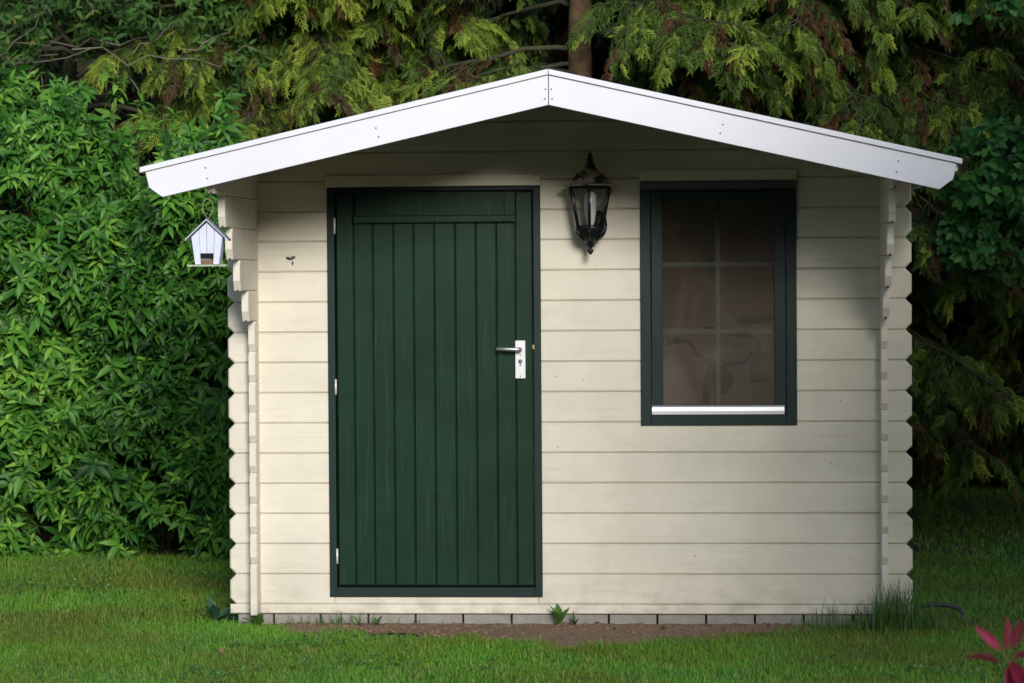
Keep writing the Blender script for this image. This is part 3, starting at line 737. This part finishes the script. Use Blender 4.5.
# ------------------------------------------------ conifers
def conifer(label, base, r0, h, zl0, zl1, nl, Lmax, mat, bark, seed, fs=.088, tone0=.5, dead=.12, group='conifers behind the shed', name='conifer_tree', az=None, droop=.55, sec_step=.075, bare=.30, fdens=2.2, front=0.0, skip=None):
    rs = np.random.default_rng(seed); o = empty(name, base, label, 'tree', group)
    tr = MB(); tp = [(0.02*math.sin(i*1.3), .02*math.cos(i*1.7), -.05+(h+.05)*i/10) for i in range(11)]
    tr.tube(tp, [r0*(1-.085*i) for i in range(11)], 14)
    li = MB(); FP, FD, FN, FT_, FS = [], [], [], [], []
    for i in range(nl):
        z = zl0+(zl1-zl0)*(i+rs.uniform(0, 1))/nl
        a = rs.uniform(0, 2*math.pi) if az is None else rs.uniform(*az)
        if rs.uniform() < front: a = rs.uniform(math.radians(195), math.radians(345))
        if skip and abs((math.degrees(a)-270+180) % 360-180) < skip: a += math.pi*.5*(1 if math.degrees(a) > 270 else -1)
        L = Lmax*rs.uniform(.55, 1.05)*(1-.55*max(0, (z-1.0))/h)
        dx, dy = math.cos(a), math.sin(a)
        pts = []; n = 9
        rise = rs.uniform(-.05, .25)
        for j in range(n+1):
            t = j/n; pts.append(np.array([dx*L*t, dy*L*t, z+L*(rise*t-droop*t*t+.16*t**4)])+rs.normal(size=3)*.02*(j > 0))
        rr = (.008+.0055*L)
        li.tube([tuple(p) for p in pts], [max(.003, rr*(1-.09*j)) for j in range(n+1)], 6)
        s = bare*L*rs.uniform(.7, 1.2); side = 1; isdead = rs.uniform() < dead*.08
        while s < L:
            t = s/L; j = min(n-1, int(t*n)); f = t*n-j; p = pts[j]*(1-f)+pts[j+1]*f
            dirn = pts[j+1]-pts[j]; dirn /= np.linalg.norm(dirn)
            sd = np.cross(dirn, (0, 0, 1)); sd /= np.linalg.norm(sd)+1e-9
            l2 = rs.uniform(.25, .62)*(1.15-t*.75)*min(1, Lmax/1.6)
            d2 = dirn*.65+sd*side*.8+np.array([0, 0, -.12]); d2 /= np.linalg.norm(d2)
            q0 = p; m_ = 5; sp = []
            dd = isdead or rs.uniform() < dead
            cl = rs.normal()*.13
            for a_ in range(m_+1):
                tt = a_/m_; sp.append(p+d2*l2*tt+np.array([0, 0, -.42*l2*tt*tt]))
            li.tube([tuple(v) for v in sp], [.0045*(1-.14*a_) for a_ in range(m_+1)], 4, False)
            u = .12; s2 = 1
            while u <= 1.001:
                a_ = min(m_-1, int(u*m_)); ff = u*m_-a_; pp = sp[a_]*(1-ff)+sp[a_+1]*ff
                dr = sp[a_+1]-sp[a_]; dr /= np.linalg.norm(dr); s3 = np.cross(dr, (0, 0, 1)); s3 /= np.linalg.norm(s3)+1e-9
                end = u > .93
                fd = dr*1.0+(0 if end else s3*s2*.8)+rs.normal(size=3)*.3; fd[2] -= .15
                FP.append(pp); FD.append(fd); FN.append(np.array([0, -.25, 1.0])+rs.normal(size=3)*.5+s3*.1)
                FS.append(fs*rs.uniform(.7, 1.2)*(1.1 if end else 1))
                base_t = tone0+cl+.10*rs.normal()+(.17 if end or t > .85 else 0)
                FT_.append(rs.uniform(0, .17) if (dd and rs.uniform() < .8) else max(.2, base_t))
                s2 = -s2; u += .16/fdens
            side = -side; s += sec_step*rs.uniform(.6, 1.3)*.5
    P0 = np.array(FP); keep = (P0[:, 2]+base[2]) > .06
    bx_, by_ = base[0], base[1]       # keep growth out of the shed itself
    wx, wy, wz = P0[:, 0]+bx_, P0[:, 1]+by_, P0[:, 2]
    keep &= ~((np.abs(wx) < 1.75) & (wy < 2.62) & (wz < 2.45)) 
    R = basis(np.array(FD)[keep], np.array(FN)[keep])
    print('fronds', len(R)); scatter('crown', FROND, R, P0[keep], np.array(FS)[keep], np.array(FT_)[keep], mat, o)
    t_ = tr.build('trunk', bark, o); li.build('limb', M['bark_moss'], t_)
    return o
conifer('conifer with thick brown trunk rising right behind the shed ridge', (-.14, 4.1, 0), .097, 7, 1.2, 5.2, 62, 2.0, M['conifer'], M['bark'], 11, tone0=.55, dead=.2, bare=.32, droop=.4, skip=30)
conifer('yellow green conifer spreading above the left slope of the shed roof', (-1.75, 4.9, 0), .09, 6.5, .9, 4.6, 78, 1.55, M['conifer'], M['bark'], 23, tone0=.66, dead=.18, bare=.15, front=.5)
conifer('drooping conifer above the right slope of the shed roof', (1.25, 4.7, 0), .09, 7, .7, 4.8, 90, 1.6, M['conifer'], M['bark'], 35, tone0=.48, dead=.2, bare=.15, front=.5)
conifer('conifer with reddish dead sprays close to the right side of the shed', (2.68, 5.6, 0), .10, 7, .7, 4.6, 84, 1.5, M['conifer'], M['bark'], 47, tone0=.42, dead=.3, bare=.12, front=.5)
conifer('shaded conifer at the far right edge behind the lawn', (3.7, 7.6, 0), .12, 8, .9, 5.0, 50, 2.0, M['conifer'], M['bark'], 59, tone0=.34, dead=.3, bare=.2)
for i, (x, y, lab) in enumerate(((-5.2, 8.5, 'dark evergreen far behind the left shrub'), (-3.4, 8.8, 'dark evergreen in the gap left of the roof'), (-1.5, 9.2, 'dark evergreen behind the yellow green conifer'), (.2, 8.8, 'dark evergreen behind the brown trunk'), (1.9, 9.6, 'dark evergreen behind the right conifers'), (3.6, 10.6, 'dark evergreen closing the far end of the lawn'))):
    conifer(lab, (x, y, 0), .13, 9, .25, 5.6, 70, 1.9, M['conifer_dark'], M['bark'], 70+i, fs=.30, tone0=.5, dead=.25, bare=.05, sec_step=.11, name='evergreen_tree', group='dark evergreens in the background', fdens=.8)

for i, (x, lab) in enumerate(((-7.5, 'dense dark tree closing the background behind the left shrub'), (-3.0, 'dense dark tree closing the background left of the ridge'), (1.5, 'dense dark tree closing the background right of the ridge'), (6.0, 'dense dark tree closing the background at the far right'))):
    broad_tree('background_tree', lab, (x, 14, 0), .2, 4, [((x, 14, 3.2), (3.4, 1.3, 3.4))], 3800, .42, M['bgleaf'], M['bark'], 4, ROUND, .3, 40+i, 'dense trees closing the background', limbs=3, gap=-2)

# ------------------------------------------------ broadleaf trees at the upper corners
broad_tree('small_leaved_tree', 'small leaved tree with pale bare twigs above the left shrub', (-3.1, 4.6, 0), .07, 3.4, [((-3.6, 4.4, 2.95), (.8, .7, .42)), ((-2.6, 4.5, 3.05), (.8, .6, .38)), ((-3.0, 4.6, 3.7), (1.3, .9, .5)), ((-2.1, 4.5, 2.7), (.35, .4, .5))], 2600, .075, M['small'], M['bark_moss'], 5, LEAF, .5, 3)
tw = empty('bare_branch', (-3.0, 4.2, 2.6), 'thin pale bare branches crossing below the upper left foliage', 'branch')
m = MB()
for a, b_ in (((-1.0, .1, .02), (.1, -.1, .14)), ((.0, -.1, .14), (1.1, 0, .10)), ((-.55, 0, .06), (-.1, -.1, .36)), ((-.9, 0, -.2), (-.1, 0, .12)), ((.3, 0, .1), (.62, 0, .34)), ((-.4, .1, .2), (.4, .1, .22)), ((-.5, 0, .10), (-.85, 0, .25)), ((.25, .1, .1), (.45, .1, -.3)), ((.6, 0, .1), (.95, 0, .3))):
    m.tube(branch_curve(a, b_, .04, 8, .06), [.0048, .0045, .004, .004, .0035, .003, .003, .0025, .002], 5)
m.build('twigs', M['palegreytwig'], tw)
broad_tree('broadleaf_tree', 'broad leaved tree reaching in beside the right end of the roof', (3.0, 3.4, 0), .06, 2.6, [((2.3, 3.1, 2.0), (.62, .5, .42)), ((2.9, 3.3, 2.2), (.6, .6, .7)), ((2.45, 3.3, 2.9), (.65, .5, .26)), ((2.0, 3.2, 1.65), (.28, .3, .26))], 1700, .085, M['broad'], M['bark'], 5, ROUND, .5, 6, gap=-.12)
broad_tree('low_shrub', 'low dark leafy shrub at the far right end of the lawn', (3.2, 7.9, 0), .03, .6, [((3.0, 7.9, .3), (1.2, .5, .4))], 900, .13, M['broad'], M['twig'], 5, ROUND, .35, 8, limbs=6, cat='shrub')
m = MB(); o = empty('fallen_limb', (1.4, 5.2, 1.2), 'bare dark limb stretching across the shade right of the shed', 'branch')
m.tube(branch_curve((-.1, 0, -.08), (1.6, -.1, .18), .04, 8, .02), [.012, .014, .016, .018, .02, .022, .023, .024, .025], 6); m.build('limb', M['bark'], o)

# ------------------------------------------------ plants added on the sun side, mostly out of view: they shade the right of the wall and are mirrored in the glass
ph = broad_tree('red_leaved_shrub', 'shrub with crimson young leaves at the lower right corner', (2.45, -6.4, 0), .035, 1.6, [((3.05, -6.4, 2.75), (1.25, .95, 1.3)), ((2.9, -6.4, .5), (.6, .5, .38))], 4200, .085, M['broad'], M['twig'], 6, LEAF, .5, 12, limbs=14, cat='shrub')  # high crown added to shade the wall; only the red twig is in view
sp = MB(); tip = np.array([1.235, -6.5, .728])-np.array([2.45, -6.4, 0])
sp.tube([(0, 0, .03), (-.25, 0, .2), (-.6, -.04, .42), (-.95, -.08, .55), tuple(tip+np.array([.045, .01, -.075])), tuple(tip)], [.012, .010, .008, .006, .004, .002], 6)
sp.build('red_twig', M['twig'], ph)
leaves = [(-.075, .05, .052), (-.09, .0, -.0), (.012, .03, .095), (.045, -.02, .075), (.02, -.03, -.055), (.065, .0, -.03), (-.015, .04, -.07), (.07, .04, .02), (.0, -.05, -.08), (.06, -.03, -.085)]
dirs = np.array([(-.72, -.1, .69), (-.92, -.1, .34), (.14, 0, 1), (.30, .2, .75), (-.15, -.5, -.8), (.30, -.4, -.8), (.1, -.7, -.5), (.5, .3, .2), (.0, -.6, -.9), (.45, -.3, -.9)], float)
Pp = np.repeat(tip[None], len(dirs), 0); Pp[4:, 2] -= .02; Pp[1, 2] -= .028; Pp[3, 0] += .02; Pp[4:, 0] += .022; Pp[2, 0] += .008
NN = np.tile(np.array([.1, -.8, .5]), (len(dirs), 1))+rng.normal(size=(len(dirs), 3))*.25
scatter('red_leaves', leaf_template(.30, .22, .25), basis(dirs, NN), Pp, np.array([.070, .074, .066, .07, .085, .08, .08, .06, .09, .08]), np.array([.95, .05, .6, .25, .8, .3, .6, .2, .5, .6]), M['photinia'], ph)
broad_tree('added_tree', 'leafy tree added outside the picture to shade the right side of the shed', (5.4, -6.6, 0), .09, 3.6, [((5.3, -6.6, 4.0), (2.1, 1.2, 2.5))], 3600, .15, M['broad'], M['bark'], 6, ROUND, .5, 33, limbs=14)  # unseen tree added to shade the right wall, lawn and background
for i, (x, y, lab) in enumerate(((-13, -30, 'distant tree added behind the camera for reflections, farthest left'), (-7, -32, 'distant tree added behind the camera for reflections, left of the middle'), (-1, -31, 'distant tree added behind the camera for reflections, in the middle'), (5, -32, 'distant tree added behind the camera for reflections, right of the middle'), (11, -30, 'distant tree added behind the camera for reflections, farthest right'))):
    broad_tree('added_tree', lab, (x, y, 0), .25, 5, [((x, y, 3.6), (4.3, 2.2, 3.5))], 2000, .75, M['broad'], M['bark'], 4, ROUND, .3, 20+i, 'added trees behind the camera', limbs=4)  # unseen row added for the window reflections and to block low sky light

# ================================================================== LAWN
def lawn():
    def pts(n, x0, x1, y0, y1):
        return np.stack([rng.uniform(x0, x1, n), rng.uniform(y0, y1, n)], 1)
    G = [pts(240000, -2.7, 2.4, -2.4, .0), pts(150000, -3.6, 3.0, 0, 3.0), pts(60000, -.5, 4.2, 3.0, 10.0), pts(26000, -6, 6, -7, 10)]
    p = np.concatenate(G); x, y = p[:, 0], p[:, 1]
    keep = ~((np.abs(x) < 1.40) & (y > -.03) & (y < 2.35))
    # bare soil strip in front of the wall
    e = np.clip(np.minimum((x+1.3)/.25, (1.0-x)/.25), 0, 1)
    dd = (.30+.07*np.sin(x*8)+.05*np.sin(x*23+1)+.16*lump(np.stack([x, y, 0*x], 1), 4.5, 8))*e+.45*np.exp(-((x-.05)/.45)**2)
    bare = (y > -dd) & (y < .1) & (x > -1.32) & (x < 1.05)
    keep &= ~(bare & (rng.uniform(size=len(x)) < .93))
    dens = lump(np.stack([x, y*.6, x*0], 1), 1.6, 2)
    keep &= rng.uniform(size=len(x)) < np.clip(.92+.35*dens, .45, 1)
    x, y, dens = x[keep], y[keep], dens[keep]; n = len(x)
    a = rng.uniform(0, 2*math.pi, n)
    hgt = rng.gamma(7, .0028, n)*(1+.18*lump(np.stack([x, y, 0*x], 1), 2.2, 5))
    hgt *= np.where((y > 0), 1.15, 1.0)*np.where((y < .1) & (y > -.6) & (np.abs(x) < 1.3), .7, 1); wd = rng.uniform(.0022, .0042, n)*np.where(y > 3, 1.7, 1)
    z = np.zeros(n); ca, sa = np.cos(a), np.sin(a)
    R = np.zeros((n, 3, 3)); R[:, 0, 0] = ca; R[:, 1, 0] = sa; R[:, 0, 1] = -sa; R[:, 1, 1] = ca; R[:, 2, 2] = 1
    lean = rng.uniform(.5, 3.0, n)
    S = np.stack([wd, hgt*lean, hgt], 1)
    tone = .45+.17*rng.normal(size=n)+.2*dens
    shade_and_moss = np.clip((y-1.2)/2.5, 0, 1)*(x > .8); hgt = hgt*(1-.35*shade_and_moss); tone = tone-.35*shade_and_moss  # far right tone lowered to stand for tree shade as well as moss
    tone[rng.uniform(size=n) < .045*(1+2*(dens < -.3))] = 1.0
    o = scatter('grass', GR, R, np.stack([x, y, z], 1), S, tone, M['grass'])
    tag(o, 'short mown green lawn grass around the shed', 'grass', None, 'stuff')
lawn()

def clods():
    n = 2600; V = np.array([(1, 0, 0), (0, 1, 0), (-1, 0, 0), (0, -1, 0), (0, 0, .7), (0, 0, -.7)], float)
    F = np.array([(0, 1, 4, 4), (1, 2, 4, 4), (2, 3, 4, 4), (3, 0, 4, 4)])
    V = np.array([(1, .1, 0), (.1, 1, 0), (-.9, .2, 0), (0, -1, 0), (.5, .5, .6), (-.4, .5, .7), (-.4, -.4, .6), (.5, -.4, .5)], float)
    F = np.array([(0, 1, 5, 4), (1, 2, 6, 5), (2, 3, 7, 6), (3, 0, 4, 7), (4, 5, 6, 7)])
    x = rng.uniform(-1.2, 1.0, n); y = -rng.beta(1.1, 1.7, n)*.62*np.exp(-((x-.05)/1.0)**2)-.01
    a = rng.uniform(0, 6.28, n); R = np.zeros((n, 3, 3)); R[:, 0, 0] = np.cos(a); R[:, 1, 0] = np.sin(a); R[:, 0, 1] = -np.sin(a); R[:, 1, 1] = np.cos(a); R[:, 2, 2] = 1
    sz = rng.gamma(2.2, .0022, n); S = np.stack([sz*rng.uniform(.7, 1.4, n), sz, sz*rng.uniform(.6, 1.2, n)], 1)
    o = scatter('soil_crumbs', (V, F), R, np.stack([x, y, np.full(n, .008)], 1), S, np.zeros(n), M['soil'])
    tag(o, 'loose brown soil crumbs and small stones along the shed front', 'soil', None, 'stuff')
clods()

def lawn_weeds():
    n = 900; cl = rng.integers(0, 14, n)
    cx = rng.uniform(-2.9, 2.2, 14); cy = rng.uniform(-2.0, 2.2, 14); cx[:5] = rng.uniform(-2.8, -1.7, 5); cy[:5] = rng.uniform(.7, 2.0, 5)
    x = cx[cl]+rng.normal(size=n)*.22; y = cy[cl]+rng.normal(size=n)*.14
    k = ~((np.abs(x) < 1.42) & (y > -.45)); x, y = x[k], y[k]
    P0 = np.stack([x, y, np.full(len(x), .02)], 1); A = np.array([0, -.1, 1.0])+rng.normal(size=(len(x), 3))*.2
    R, T, S = rosettes(P0, A, 4, .024*rng.uniform(.6, 1.3, len(x)), (50, 85), .1)
    T[:, 2] = np.maximum(T[:, 2], .012)
    o = scatter('lawn_weeds', ROUND, R, T, S, .5+.25*rng.normal(size=len(T)), M['lawnweed'])
    tag(o, 'small clover like weeds growing in patches in the lawn', 'weeds', None, 'stuff')
M['lawnweed'] = leaf_mat('lawn_weed', [(0, (.04, .12, .02)), (.6, (.09, .24, .05)), (1, (.18, .34, .09))])
lawn_weeds()
for i, (x, y, lab) in enumerate(((-1.74, .72, 'curled pinkish brown fallen leaf on the lawn left of the shed'), (-1.30, -1.05, 'small brown fallen leaf on the grass in front of the left corner'), (.42, -.28, 'dry fallen leaf lying on the bare soil below the window'))):
    o = scatter('fallen_leaf', leaf_template(.55, .5, .5), basis(np.array([[rng.normal(), rng.normal(), .2]]), np.array([[0, -.2, 1.0]])), np.zeros((1, 3)), np.array([.045]), np.array([.5]), M['deadleaf'])
    o.location = (x, y, .025); tag(o, lab, 'leaf')

def tuft(label, loc, n, hmax, spread, tone0, name='grass_tuft', cat='grass tuft', mat=None, lean=(.3, 1.3)):
    o = empty(name, loc, label, cat)
    r = rng.normal(size=(n, 2))*np.array(spread)[None]*.5; a = rng.uniform(0, 2*math.pi, n)
    hg = hmax*rng.uniform(.25, 1, n)*np.exp(-((r[:, 0]/spread[0])**2)*.8)
    ca, sa = np.cos(a), np.sin(a); R = np.zeros((n, 3, 3)); R[:, 0, 0] = ca; R[:, 1, 0] = sa; R[:, 0, 1] = -sa; R[:, 1, 1] = ca; R[:, 2, 2] = 1
    S = np.stack([rng.uniform(.003, .006, n), hg*rng.uniform(*lean, n), hg], 1)
    scatter('blades', GR, R, np.stack([r[:, 0], r[:, 1], np.zeros(n)], 1), S, tone0+.15*rng.normal(size=n), mat or M['grass'], o); return o
M['tuftgrass'] = leaf_mat('tuft_grass', [(0, (.03, .08, .010)), (.6, (.06, .15, .02)), (1, (.15, .22, .05))], .55)
tuft('tall dark grass tuft at the right front corner of the shed', (1.36, -.17, 0), 420, .24, (.19, .12), .5, mat=M['tuftgrass'])
tuft('sparse long grass beside the last concrete blocks on the right', (1.12, -.10, 0), 90, .15, (.22, .06), .5, mat=M['tuftgrass'])
tuft('short grass growing against the blocks left of the door', (-.95, -.07, 0), 120, .075, (.4, .06), .5, mat=M['tuftgrass'])
def weed(label, loc, n, size, mat, tone, tpl=ROUND, up=1.0, name='weed', tilt=(25, 70)):
    o = empty(name, loc, label, 'weed')
    P0 = np.zeros((1, 3)); P0[0, 2] = .01
    R, T, S = rosettes(P0, np.array([[0, -.2, up]]), n, size, tilt, .0)
    T[:, 2] = .004+rng.uniform(0, .012, len(T)); scatter('leaves', tpl, R, T, S, tone+.15*rng.normal(size=len(T)), mat, o); return o
W_ = leaf_template(.42, .35, .15)
weed('upright leafy weed growing at the wall right of the door', (-.035, -.06, 0), 6, .115, M['weed'], .8, W_, tilt=(3, 32))
weed('round leaved weed at the left front corner of the shed', (-1.30, -.06, 0), 5, .085, M['weed'], .7, leaf_template(.9, .2, .1), tilt=(10, 75))
weed('bluish leafy weed beside the left wall corner', (-1.50, .05, 0), 12, .13, M['blueweed'], .6, LEAF, tilt=(5, 75))
weed('small green weed under the door threshold', (-.80, -.07, 0), 6, .055, M['weed'], .5, LEAF, tilt=(5, 75))
weed('second tiny weed under the door threshold', (-.87, -.09, 0), 5, .05, M['weed'], .5, LEAF, tilt=(5, 75))
weed('tiny brownish sprig right of the leafy weed', (.03, -.07, 0), 5, .05, M['weed'], .2, LEAF, tilt=(5, 60))

# ------------------------------------------------ hose
o = empty('garden_hose', (1.5, .3, 0), 'end of a dark garden hose looping out of the grass at the right corner', 'hose')
m = MB(); m.tube([(-.16, .10, .01), (-.06, .02, .04), (.02, -.02, .062), (.09, -.03, .060), (.14, -.04, .045), (.155, -.07, .02), (.14, -.12, .0)], .0105, 10); m.build('hose', M['hose'], o)
